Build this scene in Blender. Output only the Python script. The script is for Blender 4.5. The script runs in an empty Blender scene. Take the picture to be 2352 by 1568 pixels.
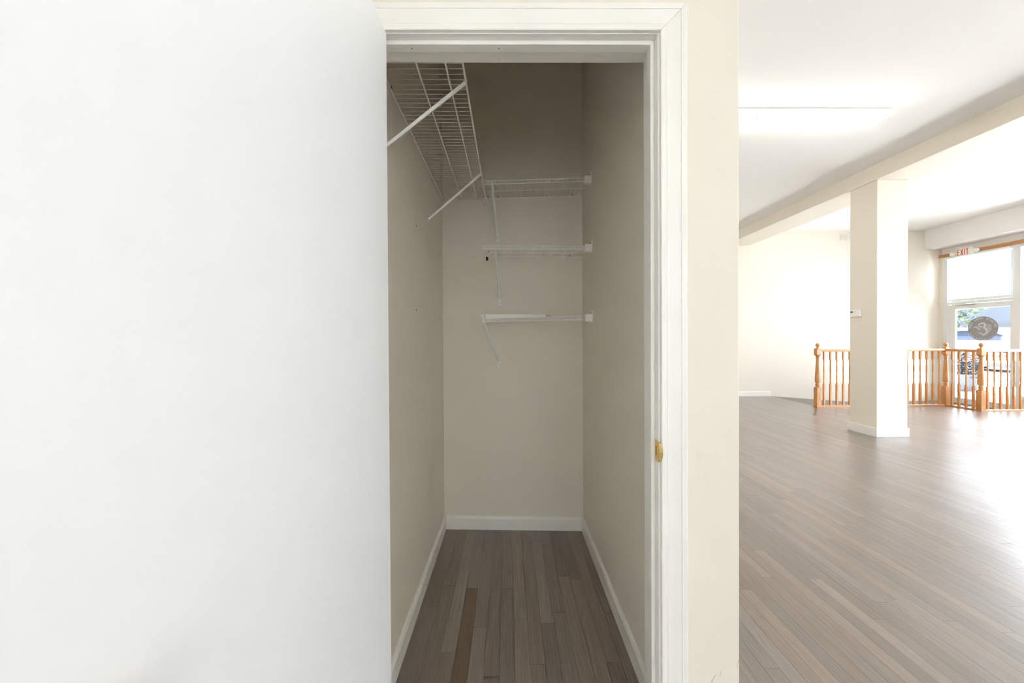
import bpy, bmesh, math, random
from mathutils import Vector, Matrix

random.seed(7)
S = bpy.context.scene
COL = S.collection
R = math.radians

# ------------------------------------------------------------------ camera
CAM_H = 1.2165
FPX = 850.0                                    # focal length in pixels of a 2352 px wide frame
cd = bpy.data.cameras.new('camera')
cd.sensor_width = 36.0
cd.lens = FPX / 2352.0 * 36.0
cd.clip_start = 0.02
cam = bpy.data.objects.new('camera', cd)
COL.objects.link(cam)
_rot = Matrix.Rotation(R(-0.47), 3, 'Z') @ Matrix.Rotation(R(-0.47), 3, 'X') @ Matrix.Rotation(R(0.30), 3, 'Y')
_cx, _cy, _cz = _rot.col[0], _rot.col[1], _rot.col[2]
cam.matrix_world = Matrix(((_cx[0], _cz[0], -_cy[0], 0), (_cx[1], _cz[1], -_cy[1], 0),
                           (_cx[2], _cz[2], -_cy[2], CAM_H), (0, 0, 0, 1)))
S.camera = cam

# ------------------------------------------------------------------ sky, sun, exposure
SKY, SUN, TUBE, EXPOSURE = 1.0, 3.6, 1.5, 4.02
w = bpy.data.worlds.new('sky')
S.world = w
w.use_nodes = True
w.node_tree.nodes['Background'].inputs[0].default_value = (0.84, 0.92, 1.0, 1)
w.node_tree.nodes['Background'].inputs[1].default_value = SKY
sd = bpy.data.lights.new('sun', 'SUN')
sd.energy = SUN
sd.angle = R(1.0)
sd.color = (1.0, 0.98, 0.95)
so = bpy.data.objects.new('sun', sd)
COL.objects.link(so)
so.rotation_euler = Vector((0.12, -0.60, -0.80)).to_track_quat('-Z', 'Y').to_euler()   # high sun from over the far wall: no window is sunlit
# daylight portals: they only tell the renderer where the window openings are
for nm, loc, rot, sx, sy in (('portal_shopfront', (9.06, 1.80, 1.47), (0, R(90), 0), 2.6, 9.2),
                             ('portal_transom', (9.06, 6.975, 1.47), (0, R(90), 0), 2.6, 1.0)):
    pd = bpy.data.lights.new(nm, 'AREA')
    pd.shape = 'RECTANGLE'
    pd.size, pd.size_y = sx, sy
    pd.cycles.is_portal = True
    po = bpy.data.objects.new(nm, pd)
    COL.objects.link(po)
    po.location, po.rotation_euler = loc, rot
S.view_settings.view_transform = 'Standard'
S.view_settings.look = 'None'
S.view_settings.gamma = 1.0
S.view_settings.use_curve_mapping = False
S.view_settings.exposure = EXPOSURE
S.cycles.use_denoising = True
S.cycles.use_adaptive_sampling = True
S.cycles.adaptive_threshold = 0.03
S.cycles.max_bounces = 12
S.cycles.diffuse_bounces = 10
S.cycles.glossy_bounces = 3
S.cycles.transparent_max_bounces = 16
S.cycles.sample_clamp_indirect = 12.0

# ------------------------------------------------------------------ materials
MATS = {}


def nodes(m):
    m.use_nodes = True
    t = m.node_tree
    return t, t.nodes, t.links, t.nodes['Principled BSDF']


def mat(name, col, rough=0.5, metal=0.0, spec=0.5, bump=0.0, bscale=200.0, vary=0.0, vscale=2.0, coat=0.0):
    m = bpy.data.materials.new(name)
    t, N, L, b = nodes(m)
    b.inputs['Base Color'].default_value = (*col, 1)
    b.inputs['Roughness'].default_value = rough
    b.inputs['Metallic'].default_value = metal
    b.inputs['Specular IOR Level'].default_value = spec
    b.inputs['Coat Weight'].default_value = coat
    g = N.new('ShaderNodeNewGeometry')
    if vary:
        n = N.new('ShaderNodeTexNoise')
        n.inputs['Scale'].default_value = vscale
        n.inputs['Detail'].default_value = 2
        L.new(g.outputs['Position'], n.inputs['Vector'])
        mx = N.new('ShaderNodeMix')
        mx.data_type = 'RGBA'
        mx.inputs['A'].default_value = (*[c * (1 - vary) for c in col], 1)
        mx.inputs['B'].default_value = (*[min(1, c * (1 + vary)) for c in col], 1)
        L.new(n.outputs['Fac'], mx.inputs['Factor'])
        L.new(mx.outputs['Result'], b.inputs['Base Color'])
    if bump:
        n2 = N.new('ShaderNodeTexNoise')
        n2.inputs['Scale'].default_value = bscale
        n2.inputs['Detail'].default_value = 3
        L.new(g.outputs['Position'], n2.inputs['Vector'])
        bp = N.new('ShaderNodeBump')
        bp.inputs['Strength'].default_value = bump
        bp.inputs['Distance'].default_value = 0.002
        L.new(n2.outputs['Fac'], bp.inputs['Height'])
        L.new(bp.outputs['Normal'], b.inputs['Normal'])
    MATS[name] = m
    return m


def paint(name, col, rough, scuff=0.12):
    """smooth wall paint with a few faint rubbed scuffs"""
    m = mat(name, col, rough)
    t, N, L, b = nodes(m)
    g = N.new('ShaderNodeNewGeometry')
    mp = N.new('ShaderNodeMapping')
    mp.inputs['Scale'].default_value = (5, 5, 2.2)
    L.new(g.outputs['Position'], mp.inputs['Vector'])
    n = N.new('ShaderNodeTexNoise')
    n.inputs['Scale'].default_value = 2.1
    n.inputs['Detail'].default_value = 3
    n.inputs['Distortion'].default_value = 1.5
    L.new(mp.outputs['Vector'], n.inputs['Vector'])
    cr = N.new('ShaderNodeValToRGB')
    cr.color_ramp.elements[0].position = 0.70
    cr.color_ramp.elements[0].color = (0, 0, 0, 1)
    cr.color_ramp.elements[1].position = 0.78
    cr.color_ramp.elements[1].color = (scuff, scuff, scuff, 1)
    L.new(n.outputs['Fac'], cr.inputs['Fac'])
    mx = N.new('ShaderNodeMix')
    mx.data_type = 'RGBA'
    mx.inputs['A'].default_value = (*col, 1)
    mx.inputs['B'].default_value = (*[c * 0.45 for c in col], 1)
    L.new(cr.outputs['Color'], mx.inputs['Factor'])
    L.new(mx.outputs['Result'], b.inputs['Base Color'])
    return m


def wood(name, c1, c2, axis, rough=0.35, scale=14.0, coat=0.3):
    m = bpy.data.materials.new(name)
    t, N, L, b = nodes(m)
    g = N.new('ShaderNodeNewGeometry')
    mp = N.new('ShaderNodeMapping')
    sc = [6.0, 6.0, 6.0]
    sc[axis] = 0.6
    mp.inputs['Scale'].default_value = sc
    L.new(g.outputs['Position'], mp.inputs['Vector'])
    n = N.new('ShaderNodeTexNoise')
    n.inputs['Scale'].default_value = scale
    n.inputs['Detail'].default_value = 5
    n.inputs['Distortion'].default_value = 0.6
    L.new(mp.outputs['Vector'], n.inputs['Vector'])
    cr = N.new('ShaderNodeValToRGB')
    cr.color_ramp.elements[0].position = 0.35
    cr.color_ramp.elements[0].color = (*c1, 1)
    cr.color_ramp.elements[1].position = 0.65
    cr.color_ramp.elements[1].color = (*c2, 1)
    L.new(n.outputs['Fac'], cr.inputs['Fac'])
    L.new(cr.outputs['Color'], b.inputs['Base Color'])
    b.inputs['Roughness'].default_value = rough
    b.inputs['Coat Weight'].default_value = coat
    MATS[name] = m
    return m


def floor_oak(name, from_attr):
    """grey-brown stained oak strip; the board's own stain comes from its tint"""
    m = bpy.data.materials.new(name)
    t, N, L, b = nodes(m)
    g = N.new('ShaderNodeNewGeometry')
    if from_attr:
        a = N.new('ShaderNodeAttribute')
        a.attribute_name = 'tint'
        tint, seed = a.outputs['Color'], a.outputs['Alpha']
    else:
        a = N.new('ShaderNodeObjectInfo')
        tint, seed = a.outputs['Color'], a.outputs['Random']
    off = N.new('ShaderNodeVectorMath')
    off.operation = 'SCALE'
    off.inputs[0].default_value = (3.0, 41.0, 9.0)
    L.new(seed, off.inputs['Scale'])
    ad = N.new('ShaderNodeVectorMath')
    L.new(g.outputs['Position'], ad.inputs[0])
    L.new(off.outputs[0], ad.inputs[1])
    mp = N.new('ShaderNodeMapping')
    mp.inputs['Scale'].default_value = (1.0, 0.055, 1.0)
    L.new(ad.outputs[0], mp.inputs['Vector'])
    n = N.new('ShaderNodeTexNoise')
    n.inputs['Scale'].default_value = 90
    n.inputs['Detail'].default_value = 5
    n.inputs['Distortion'].default_value = 0.9
    L.new(mp.outputs['Vector'], n.inputs['Vector'])
    mp2 = N.new('ShaderNodeMapping')
    mp2.inputs['Scale'].default_value = (1.0, 0.09, 1.0)
    L.new(ad.outputs[0], mp2.inputs['Vector'])
    wv = N.new('ShaderNodeTexWave')
    wv.bands_direction = 'X'
    wv.inputs['Scale'].default_value = 26
    wv.inputs['Distortion'].default_value = 9
    wv.inputs['Detail'].default_value = 2
    wv.inputs['Detail Scale'].default_value = 1.2
    L.new(mp2.outputs['Vector'], wv.inputs['Vector'])
    mx = N.new('ShaderNodeMix')
    mx.inputs['Factor'].default_value = 0.16
    L.new(n.outputs['Fac'], mx.inputs['A'])
    L.new(wv.outputs['Fac'], mx.inputs['B'])
    cr = N.new('ShaderNodeValToRGB')
    cr.color_ramp.elements[0].position = 0.25
    cr.color_ramp.elements[0].color = (0.76, 0.75, 0.74, 1)
    cr.color_ramp.elements[1].position = 0.75
    cr.color_ramp.elements[1].color = (1.22, 1.21, 1.20, 1)
    L.new(mx.outputs['Result'], cr.inputs['Fac'])
    mu = N.new('ShaderNodeMix')
    mu.data_type = 'RGBA'
    mu.blend_type = 'MULTIPLY'
    mu.inputs['Factor'].default_value = 1.0
    L.new(tint, mu.inputs['A'])
    L.new(cr.outputs['Color'], mu.inputs['B'])
    L.new(mu.outputs['Result'], b.inputs['Base Color'])
    rr = N.new('ShaderNodeMapRange')
    rr.inputs['To Min'].default_value = 0.30
    rr.inputs['To Max'].default_value = 0.42
    L.new(n.outputs['Fac'], rr.inputs['Value'])
    L.new(rr.outputs['Result'], b.inputs['Roughness'])
    bp = N.new('ShaderNodeBump')
    bp.inputs['Strength'].default_value = 0.15
    bp.inputs['Distance'].default_value = 0.0006
    L.new(n.outputs['Fac'], bp.inputs['Height'])
    L.new(bp.outputs['Normal'], b.inputs['Normal'])
    b.inputs['Specular IOR Level'].default_value = 0.6
    b.inputs['Coat Weight'].default_value = 0.7
    b.inputs['Coat Roughness'].default_value = 0.28
    MATS[name] = m
    return m


def glass(name, tint=(1, 1, 1)):
    m = bpy.data.materials.new(name)
    t, N, L, b = nodes(m)
    N.remove(b)
    tr = N.new('ShaderNodeBsdfTransparent')
    tr.inputs['Color'].default_value = (*tint, 1)
    gl = N.new('ShaderNodeBsdfGlossy')
    gl.inputs['Roughness'].default_value = 0.02
    fr = N.new('ShaderNodeFresnel')
    fr.inputs['IOR'].default_value = 1.25
    mx = N.new('ShaderNodeMixShader')
    L.new(fr.outputs[0], mx.inputs[0])
    L.new(tr.outputs[0], mx.inputs[1])
    L.new(gl.outputs[0], mx.inputs[2])
    L.new(mx.outputs[0], N['Material Output'].inputs['Surface'])
    MATS[name] = m
    return m


def emit(name, col, strength):
    m = mat(name, (0.9, 0.9, 0.9), 0.4)
    b = m.node_tree.nodes['Principled BSDF']
    b.inputs['Emission Color'].default_value = (*col, 1)
    b.inputs['Emission Strength'].default_value = strength
    return m


def fabric(name, col):
    m = bpy.data.materials.new(name)
    t, N, L, b = nodes(m)
    N.remove(b)
    d = N.new('ShaderNodeBsdfDiffuse')
    d.inputs['Color'].default_value = (*col, 1)
    tr = N.new('ShaderNodeBsdfTranslucent')
    tr.inputs['Color'].default_value = (*col, 1)
    mx = N.new('ShaderNodeMixShader')
    mx.inputs[0].default_value = 0.58
    L.new(d.outputs[0], mx.inputs[1])
    L.new(tr.outputs[0], mx.inputs[2])
    L.new(mx.outputs[0], N['Material Output'].inputs['Surface'])
    MATS[name] = m
    return m


paint('wall_paint', (0.79, 0.748, 0.662), 0.55)
paint('door_paint', (0.88, 0.885, 0.89), 0.4, 0.0)
mat('ceiling_paint', (0.86, 0.86, 0.855), 0.8)
mat('trim_paint', (0.86, 0.845, 0.81), 0.32, vary=0.03, vscale=9)
mat('wire_white', (0.92, 0.91, 0.88), 0.35)
mat('plastic_white', (0.90, 0.89, 0.86), 0.4)
mat('bracket_steel', (0.88, 0.89, 0.87), 0.35)
mat('screw_steel', (0.55, 0.54, 0.5), 0.3, metal=1.0)
mat('hole_dark', (0.05, 0.045, 0.04), 0.8)
mat('scuff_grey', (0.50, 0.47, 0.41), 0.7)
mat('brass', (0.80, 0.58, 0.22), 0.22, metal=1.0, vary=0.08, vscale=60)
mat('raw_wood', (0.42, 0.20, 0.09), 0.7, vary=0.2, vscale=90)
mat('subfloor', (0.05, 0.04, 0.035), 0.8)
floor_oak('floor_oak', False)
floor_oak('floor_oak_far', True)
mat('ramp_vinyl', (0.16, 0.145, 0.135), 0.4, vary=0.12, vscale=7)
wood('rail_oak', (0.48, 0.215, 0.065), (0.64, 0.32, 0.115), 2)
wood('rail_oak_long', (0.48, 0.215, 0.065), (0.64, 0.32, 0.115), 0)
wood('sill_oak', (0.42, 0.18, 0.05), (0.58, 0.29, 0.10), 1)
mat('aluminium_white', (0.74, 0.75, 0.74), 0.4)
mat('aluminium_grey', (0.36, 0.36, 0.36), 0.35, metal=0.6)
glass('pane_glass')
fabric('shade_cloth', (0.86, 0.86, 0.85))
emit('tube_glow', (1.0, 0.96, 0.89), TUBE)
mat('lampholder', (0.78, 0.72, 0.60), 0.5)
mat('enamel_white', (0.80, 0.80, 0.80), 0.35)
mat('vent_beige', (0.76, 0.71, 0.63), 0.6)
mat('vent_white', (0.80, 0.78, 0.75), 0.5)
mat('lcd', (0.10, 0.13, 0.09), 0.3)
mat('sign_red', (0.75, 0.05, 0.04), 0.4)
mat('decal_dark', (0.29, 0.29, 0.30), 0.8)
mat('decal_pale', (0.60, 0.61, 0.63), 0.8)
mat('car_white', (0.80, 0.81, 0.83), 0.2, coat=0.6)
mat('car_glass', (0.018, 0.024, 0.038), 0.4, spec=0.05)
mat('car_black', (0.03, 0.03, 0.033), 0.7)
mat('tail_red', (0.45, 0.02, 0.02), 0.3)
mat('wheel_grey', (0.35, 0.36, 0.38), 0.4, metal=0.7)
mat('concrete', (0.55, 0.54, 0.52), 0.9, vary=0.08, vscale=3)
mat('asphalt', (0.36, 0.36, 0.36), 0.9, vary=0.12, vscale=2)
mat('facade_blue', (0.032, 0.042, 0.058), 0.8, vary=0.08, vscale=1)
mat('facade_dark', (0.026, 0.034, 0.042), 0.8)
mat('bark', (0.12, 0.085, 0.06), 0.9, bump=0.6, bscale=40)
mat('leaf_green', (0.045, 0.075, 0.03), 0.6, vary=0.35, vscale=5)
mat('leaf_dark', (0.020, 0.026, 0.033), 0.6, vary=0.35, vscale=9)
mat('bloom_red', (0.10, 0.028, 0.038), 0.6)
mat('planter_grey', (0.05, 0.055, 0.065), 0.8)
M = MATS

# ------------------------------------------------------------------ mesh helpers


class MB:
    """collects shapes in world coordinates and links them as one mesh object"""

    def __init__(s):
        s.v, s.f = [], []

    def add(s, vs, fs):
        o = len(s.v)
        s.v += [tuple(v) for v in vs]
        s.f += [tuple(i + o for i in f) for f in fs]
        return s

    def box(s, x0, x1, y0, y1, z0, z1):
        vs = [(x, y, z) for z in (z0, z1) for y in (y0, y1) for x in (x0, x1)]
        return s.add(vs, [(0, 2, 3, 1), (4, 5, 7, 6), (0, 1, 5, 4), (2, 6, 7, 3), (0, 4, 6, 2), (1, 3, 7, 5)])

    def hexa(s, a, b):
        """two quads of four points each, joined"""
        return s.add(list(a) + list(b), [(3, 2, 1, 0), (4, 5, 6, 7), (0, 1, 5, 4), (1, 2, 6, 5), (2, 3, 7, 6), (3, 0, 4, 7)])

    def tube(s, pts, r, n=8, cap=True):
        pts = [Vector(p) for p in pts]
        rings = []
        for i, p in enumerate(pts):
            d = (pts[min(i + 1, len(pts) - 1)] - pts[max(i - 1, 0)]).normalized()
            u = d.orthogonal().normalized() if i == 0 else (u - d * u.dot(d)).normalized()
            v = d.cross(u)
            rr = r[i] if isinstance(r, (list, tuple)) else r
            rings.append([p + (u * math.cos(a) + v * math.sin(a)) * rr for a in [2 * math.pi * k / n for k in range(n)]])
        vs = [q for ring in rings for q in ring]
        fs = []
        for i in range(len(rings) - 1):
            for k in range(n):
                fs.append((i * n + k, i * n + (k + 1) % n, (i + 1) * n + (k + 1) % n, (i + 1) * n + k))
        if cap:
            fs.append(tuple(reversed(range(n))))
            fs.append(tuple(range((len(rings) - 1) * n, len(rings) * n)))
        return s.add(vs, fs)

    def lathe(s, prof, c, n=14):
        """prof: (radius, z) from the bottom up, about a vertical axis at c"""
        vs = [(c[0] + r * math.cos(2 * math.pi * k / n), c[1] + r * math.sin(2 * math.pi * k / n), c[2] + z) for r, z in prof for k in range(n)]
        fs = []
        for i in range(len(prof) - 1):
            for k in range(n):
                fs.append((i * n + k, i * n + (k + 1) % n, (i + 1) * n + (k + 1) % n, (i + 1) * n + k))
        fs.append(tuple(reversed(range(n))))
        fs.append(tuple(range((len(prof) - 1) * n, len(prof) * n)))
        return s.add(vs, fs)

    def prism(s, loop_a, loop_b):
        n = len(loop_a)
        fs = [tuple(reversed(range(n))), tuple(range(n, 2 * n))]
        fs += [(k, (k + 1) % n, n + (k + 1) % n, n + k) for k in range(n)]
        return s.add(list(loop_a) + list(loop_b), fs)

    def build(s, name, material, parent=None, bevel=0.0, smooth=False, origin=None):
        o = Vector(origin) if origin is not None else (world_loc(parent) if parent else Vector((0, 0, 0)))
        me = bpy.data.meshes.new(name)
        me.from_pydata([tuple(Vector(v) - o) for v in s.v], [], s.f)
        bm = bmesh.new()
        bm.from_mesh(me)
        bmesh.ops.recalc_face_normals(bm, faces=bm.faces)
        bm.to_mesh(me)
        bm.free()
        if smooth:
            me.shade_smooth()
            me.set_sharp_from_angle(angle=R(40))
        me.materials.append(material)
        ob = bpy.data.objects.new(name, me)
        COL.objects.link(ob)
        if parent:
            ob.parent = parent
            ob.location = o - world_loc(parent)
        else:
            ob.location = o
        if bevel:
            bv = ob.modifiers.new('bevel', 'BEVEL')
            bv.width = bevel
            bv.segments = 2
            bv.limit_method = 'ANGLE'
        return ob


def world_loc(o):
    l = Vector(o.location)
    return l + world_loc(o.parent) if o.parent else l


def empty(name, loc):
    o = bpy.data.objects.new(name, None)
    o.empty_display_size = 0.1
    COL.objects.link(o)
    o.location = loc
    return o


def tag(o, label, cat, group=None, kind=None):
    o['label'] = label
    o['category'] = cat
    if group:
        o['group'] = group
    if kind:
        o['kind'] = kind
    return o


def link_part(name, me, parent, loc, rot=None):
    """a part that shares mesh data; loc is in the parent's space"""
    o = bpy.data.objects.new(name, me)
    COL.objects.link(o)
    o.parent = parent
    o.location = loc
    if rot:
        o.rotation_euler = rot
    return o


# ------------------------------------------------------------------ main dimensions (metres; camera stands at x=0, y=0)
WF, WB = 0.990, 1.0925                         # front and back face of the wall with the closet doorway
JL, JR, HEAD = -0.366, 0.400, 2.025            # jamb faces and head of the doorway
CL, CR, CORNER = -0.420, 0.465, 0.620          # closet side walls, outside corner of the wall
CEIL, CEIL2 = 3.29, 3.40                       # ceiling left and right of the beam
FAR, WIN = 7.60, 8.97                          # far wall, shopfront wall
XL, YR = -1.7, -3.6                            # left and rear limits of the room


def back_y(x):                                 # the closet's back wall is a little out of square
    return 2.370 - 0.0418 * (x - CL)


# ------------------------------------------------------------------ floor
floor = MB()
floor.box(XL, WIN, YR, 5.93, -0.30, -0.015)
floor.box(XL, 7.64, 5.93, 6.42, -0.30, -0.015)
floor.box(XL, 5.40, 6.42, FAR, -0.30, -0.015)
floor = floor.build('floor', M['subfloor'])
tag(floor, 'narrow grey-brown oak strip flooring running through closet and shop', 'floor', kind='structure')

BW = 0.0572
GAP = 0.0004
PHASE = -0.2135                                # a joint line beside the odd brown board in the closet


def pix(x, y, z):
    q = _rot.transposed() @ Vector((x, y, z - CAM_H))
    if q[1] < 0.05:
        return None
    return 1176 + FPX * q[0] / q[1], 784 - FPX * q[2] / q[1]


def seen_area(x0, x1, y0, y1):
    xm = (x0 + x1) / 2
    tot = 0.0
    n = max(3, int((y1 - y0) / 0.06))
    for k in range(n):
        a, b = y0 + (y1 - y0) * k / n, y0 + (y1 - y0) * (k + 1) / n
        ym = (a + b) / 2
        inside = CL < xm < CR and WB - 0.1 < ym < 2.36 and -0.33 < xm / ym < 0.37
        outside = ym > 1.2 and xm > CORNER * ym / WF
        if not (inside or outside):
            continue
        p = pix(xm, ym, 0)
        if p is None or not (0 < p[0] < 2352 and 0 < p[1] < 1568):
            continue
        q, r_ = pix(x0, ym, 0), pix(x1, ym, 0)
        u, v = pix(xm, a, 0), pix(xm, b, 0)
        if u and v:
            tot += abs(r_[0] - q[0]) * abs(u[1] - v[1])
    return tot


rb = random.Random(21)
boards = []
ncol0, ncol1 = int((XL - PHASE) / BW) + 1, int((WIN - PHASE) / BW)
for c in range(ncol0, ncol1):
    x0 = PHASE + c * BW
    x1 = x0 + BW
    xm = (x0 + x1) / 2
    yend = 5.93 if xm > 7.64 else (6.42 if xm > 5.40 else FAR)
    cuts = [YR]
    while cuts[-1] < yend:
        cuts.append(cuts[-1] + rb.uniform(0.45, 1.5))
    if c == 0:                                 # the brown board
        cuts = [q for q in cuts if q < 0.7] + [1.02, 1.795] + [q for q in cuts if q > 2.1]
    elif c == -1:                              # its pale, strongly figured neighbour
        cuts = [q for q in cuts if q < 0.8] + [1.43] + [q for q in cuts if q > 2.0]
    elif c == 1:
        cuts = [q for q in cuts if q < 0.8] + [1.552] + [q for q in cuts if q > 2.2]
    cuts = [q for q in cuts if q < yend - 0.1] + [yend]
    for y0, y1 in zip(cuts, cuts[1:]):
        t = rb.random()
        warm = rb.uniform(-1, 1)
        base = 0.145 + 0.062 * t * t + 0.025 * rb.random()
        col = (base * (1.17 + 0.05 * warm), base * 0.955, base * (0.83 - 0.05 * warm))
        if c == 0 and abs(y1 - 1.795) < 1e-6:
            col = (0.130, 0.080, 0.047)
        if c == -1 and abs(y0 - 1.43) < 1e-6:
            col = (0.24, 0.21, 0.17)
        boards.append([seen_area(x0, x1, y0, y1), x0, x1, y0, y1, col, rb.random()])
boards.sort(key=lambda q: -q[0])
for a, x0, x1, y0, y1, col, rnd in boards[:300]:
    z = 0.0003 * (rnd - 0.5)
    b = MB().box(x0 + GAP, x1 - GAP, y0 + GAP, y1 - GAP, -0.015, z)
    o = b.build('floor_board', M['floor_oak'], floor, origin=((x0 + x1) / 2, (y0 + y1) / 2, -0.015))
    o.color = (*col, 1)
rest = MB()
tints = []
for a, x0, x1, y0, y1, col, rnd in boards[300:]:
    rest.box(x0 + GAP, x1 - GAP, y0 + GAP, y1 - GAP, -0.015, 0.0003 * (rnd - 0.5))
    tints += [(*col, rnd)] * 8
rest = rest.build('floor_boards_rest', M['floor_oak_far'], floor)
at_ = rest.data.attributes.new('tint', 'FLOAT_COLOR', 'POINT')
at_.data.foreach_set('color', [q for t_ in tints for q in t_])
rest['kind'] = 'stuff'

# ramp and landing behind the railing, down to the street door
ramp = MB()
ramp.hexa([(5.40, 6.42, -0.30), (6.95, 6.42, -0.30), (6.95, FAR, -0.30), (5.40, FAR, -0.30)],
          [(5.40, 6.42, -0.002), (6.95, 6.42, -0.125), (6.95, FAR, -0.125), (5.40, FAR, -0.002)])
ramp.box(6.95, WIN + 0.12, 6.42, FAR, -0.30, -0.125)
ramp.box(7.64, WIN + 0.12, 5.93, 6.42, -0.30, -0.125)
tag(ramp.build('floor_ramp', M['ramp_vinyl']), 'grey ramp and landing sloping down behind the oak railing', 'ramp', kind='structure')

# ------------------------------------------------------------------ ceiling, beam, pillar, soffit
tag(MB().box(XL - 0.1, 4.60, YR - 0.1, FAR + 0.1, CEIL, CEIL + 0.35).build('ceiling', M['ceiling_paint']),
    'flat white ceiling carrying the fluorescent strip light', 'ceiling', kind='structure')
tag(MB().box(4.60, WIN + 0.25, YR - 0.1, FAR + 0.1, CEIL2, CEIL2 + 0.24).build('ceiling_shopfront', M['ceiling_paint']),
    'flat white ceiling between the beam and the shop windows', 'ceiling', kind='structure')
tag(MB().box(4.43, 4.95, YR, FAR, 3.105, CEIL2).build('ceiling_beam', M['wall_paint'], bevel=0.004),
    'long cream boxed ceiling beam resting on the square pillar', 'beam', kind='structure')
PX0, PX1, PY0, PY1 = 4.447, 4.822, 4.437, 4.790
pil = empty('pillar', ((PX0 + PX1) / 2, (PY0 + PY1) / 2, 0))
tag(pil, 'square cream pillar with white baseboard under the ceiling beam', 'pillar', kind='structure')
MB().box(PX0, PX1, PY0, PY1, 0, 3.105).build('shaft', M['wall_paint'], pil, bevel=0.004)
for a in (((PX0 - .014, PX1 + .014, PY0 - .014, PY0)), (PX0 - .014, PX1 + .014, PY1, PY1 + .014),
          (PX0 - .014, PX0, PY0, PY1), (PX1, PX1 + .014, PY0, PY1)):
    MB().box(*a, 0, 0.108).build('baseboard', M['trim_paint'], pil, bevel=0.003)
tag(MB().box(8.60, WIN, YR, FAR, 3.008, CEIL2).build('soffit', M['ceiling_paint'], bevel=0.004),
    'white dropped soffit running above the shop windows', 'soffit', kind='structure')

# ------------------------------------------------------------------ walls
out_ = [(XL, 0), (JL - 0.020, 0), (JL - 0.020, HEAD + 0.018), (JR + 0.020, HEAD + 0.018), (JR + 0.020, 0), (CORNER, 0), (CORNER, CEIL), (XL, CEIL)]
wf = MB().prism([(x, WF, z) for x, z in out_], [(x, WB, z) for x, z in out_]).build('wall_front', M['wall_paint'], bevel=0.004)
tag(wf, 'cream painted wall around the closet doorway', 'wall', kind='structure')
tag(MB().box(CL - 0.1, CL, WB, 2.50, 0, CEIL).build('wall_left', M['wall_paint']),
    'cream closet side wall with old screw holes behind the long wire shelf', 'wall', kind='structure')
wl = bpy.data.objects['wall_left']
tag(MB().box(CR, CORNER, WB, FAR, 0, CEIL).build('wall_right', M['wall_paint']),
    'cream closet side wall the short wire shelves run into', 'wall', kind='structure')
tag(MB().hexa([(CL, back_y(CL), 0), (CR, back_y(CR), 0), (CR, 2.50, 0), (CL, 2.50, 0)],
              [(CL, back_y(CL), CEIL), (CR, back_y(CR), CEIL), (CR, 2.50, CEIL), (CL, 2.50, CEIL)]).build('wall_back', M['wall_paint']),
    'cream end wall of the closet behind three short wire shelves', 'wall', kind='structure')
tag(MB().box(CORNER, WIN + 0.12, FAR, FAR + 0.12, -0.3, CEIL2 + 0.1).build('wall_far', M['wall_paint']),
    'bright wall behind the pillar and the oak railing', 'wall', kind='structure')
tag(MB().box(XL - 0.1, XL, YR, WB, 0, CEIL).build('wall_side', M['wall_paint']),
    'plain cream wall on the hinge side of the closet door', 'wall', kind='structure')
ADDED_WINS = [(-1.35, 0.15), (0.45, 1.95), (2.25, 3.75)]             # unseen windows added behind the camera to light the closet, shades drawn
RZ0, RZ1 = 0.15, 2.75
b = MB()
xs_ = [XL - 0.1] + [q for w_ in ADDED_WINS for q in w_] + [WIN + 0.12]
for k in range(0, len(xs_), 2):
    b.box(xs_[k], xs_[k + 1], YR - 0.12, YR, -0.3, CEIL2 + 0.1)
for x0, x1 in ADDED_WINS:
    b.box(x0, x1, YR - 0.12, YR, -0.3, RZ0)
    b.box(x0, x1, YR - 0.12, YR, RZ1, CEIL2 + 0.1)
tag(b.build('wall_rear', M['wall_paint']), 'plain cream wall with three added shaded windows opposite the closet', 'wall', kind='structure')
tag(MB().box(WIN, WIN + 0.14, YR, FAR, 2.885, CEIL2 + 0.1).build('wall_window', M['ceiling_paint']),
    'white wall strip above the shop windows', 'wall', kind='structure')

# rubbed scuff marks on the wall by the outside corner (children of the wall)
for (xa, za), (xb, zb), wd in (((0.6120, 0.322), (0.6215 - 0.003, 0.346), 0.0012), ((0.5430, 0.283), (0.5540, 0.303), 0.0016), ((0.5660, 0.300), (0.5700, 0.312), 0.0010)):
    nx, nz = (zb - za), -(xb - xa)
    l_ = math.hypot(nx, nz)
    nx, nz = nx / l_ * wd / 2, nz / l_ * wd / 2
    qd = [(xa - nx, WF, za - nz), (xa + nx, WF, za + nz), (xb + nx, WF, zb + nz), (xb - nx, WF, zb - nz)]
    MB().hexa(qd, [(p[0], WF - 0.0003, p[2]) for p in qd]).build('scuff_mark', M['scuff_grey'], wf)

# screw holes in the left closet wall (children of the wall)
hole = bpy.data.meshes.new('screw_hole')
hb = MB().tube([(0, 0, 0), (0.0012, 0, 0)], [0.0042, 0.0034], 8)
hole.from_pydata(hb.v, [], hb.f)
hole.materials.append(M['hole_dark'])
for y, z in ((1.695, 1.733), (1.684, 1.347), (2.268, 1.737), (2.254, 1.350), (2.256, 1.336)):
    link_part('screw_hole', hole, wl, (CL, y, z))

# closet baseboards with an eased top edge


def base_profile(h, t):
    return [(0, 0), (t, 0), (t, h - 0.016), (t * 0.72, h - 0.006), (t * 0.45, h), (0, h)]


def baseboard(name, p, q, nrm, h, t, label, cat='baseboard'):
    """p, q: ends on the wall face, nrm: unit vector into the room"""
    a = [(p[0] + nrm[0] * u, p[1] + nrm[1] * u, z) for u, z in base_profile(h, t)]
    c = [(q[0] + nrm[0] * u, q[1] + nrm[1] * u, z) for u, z in base_profile(h, t)]
    return tag(MB().prism(a, c).build(name, M['trim_paint']), label, cat, kind='structure')


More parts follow.
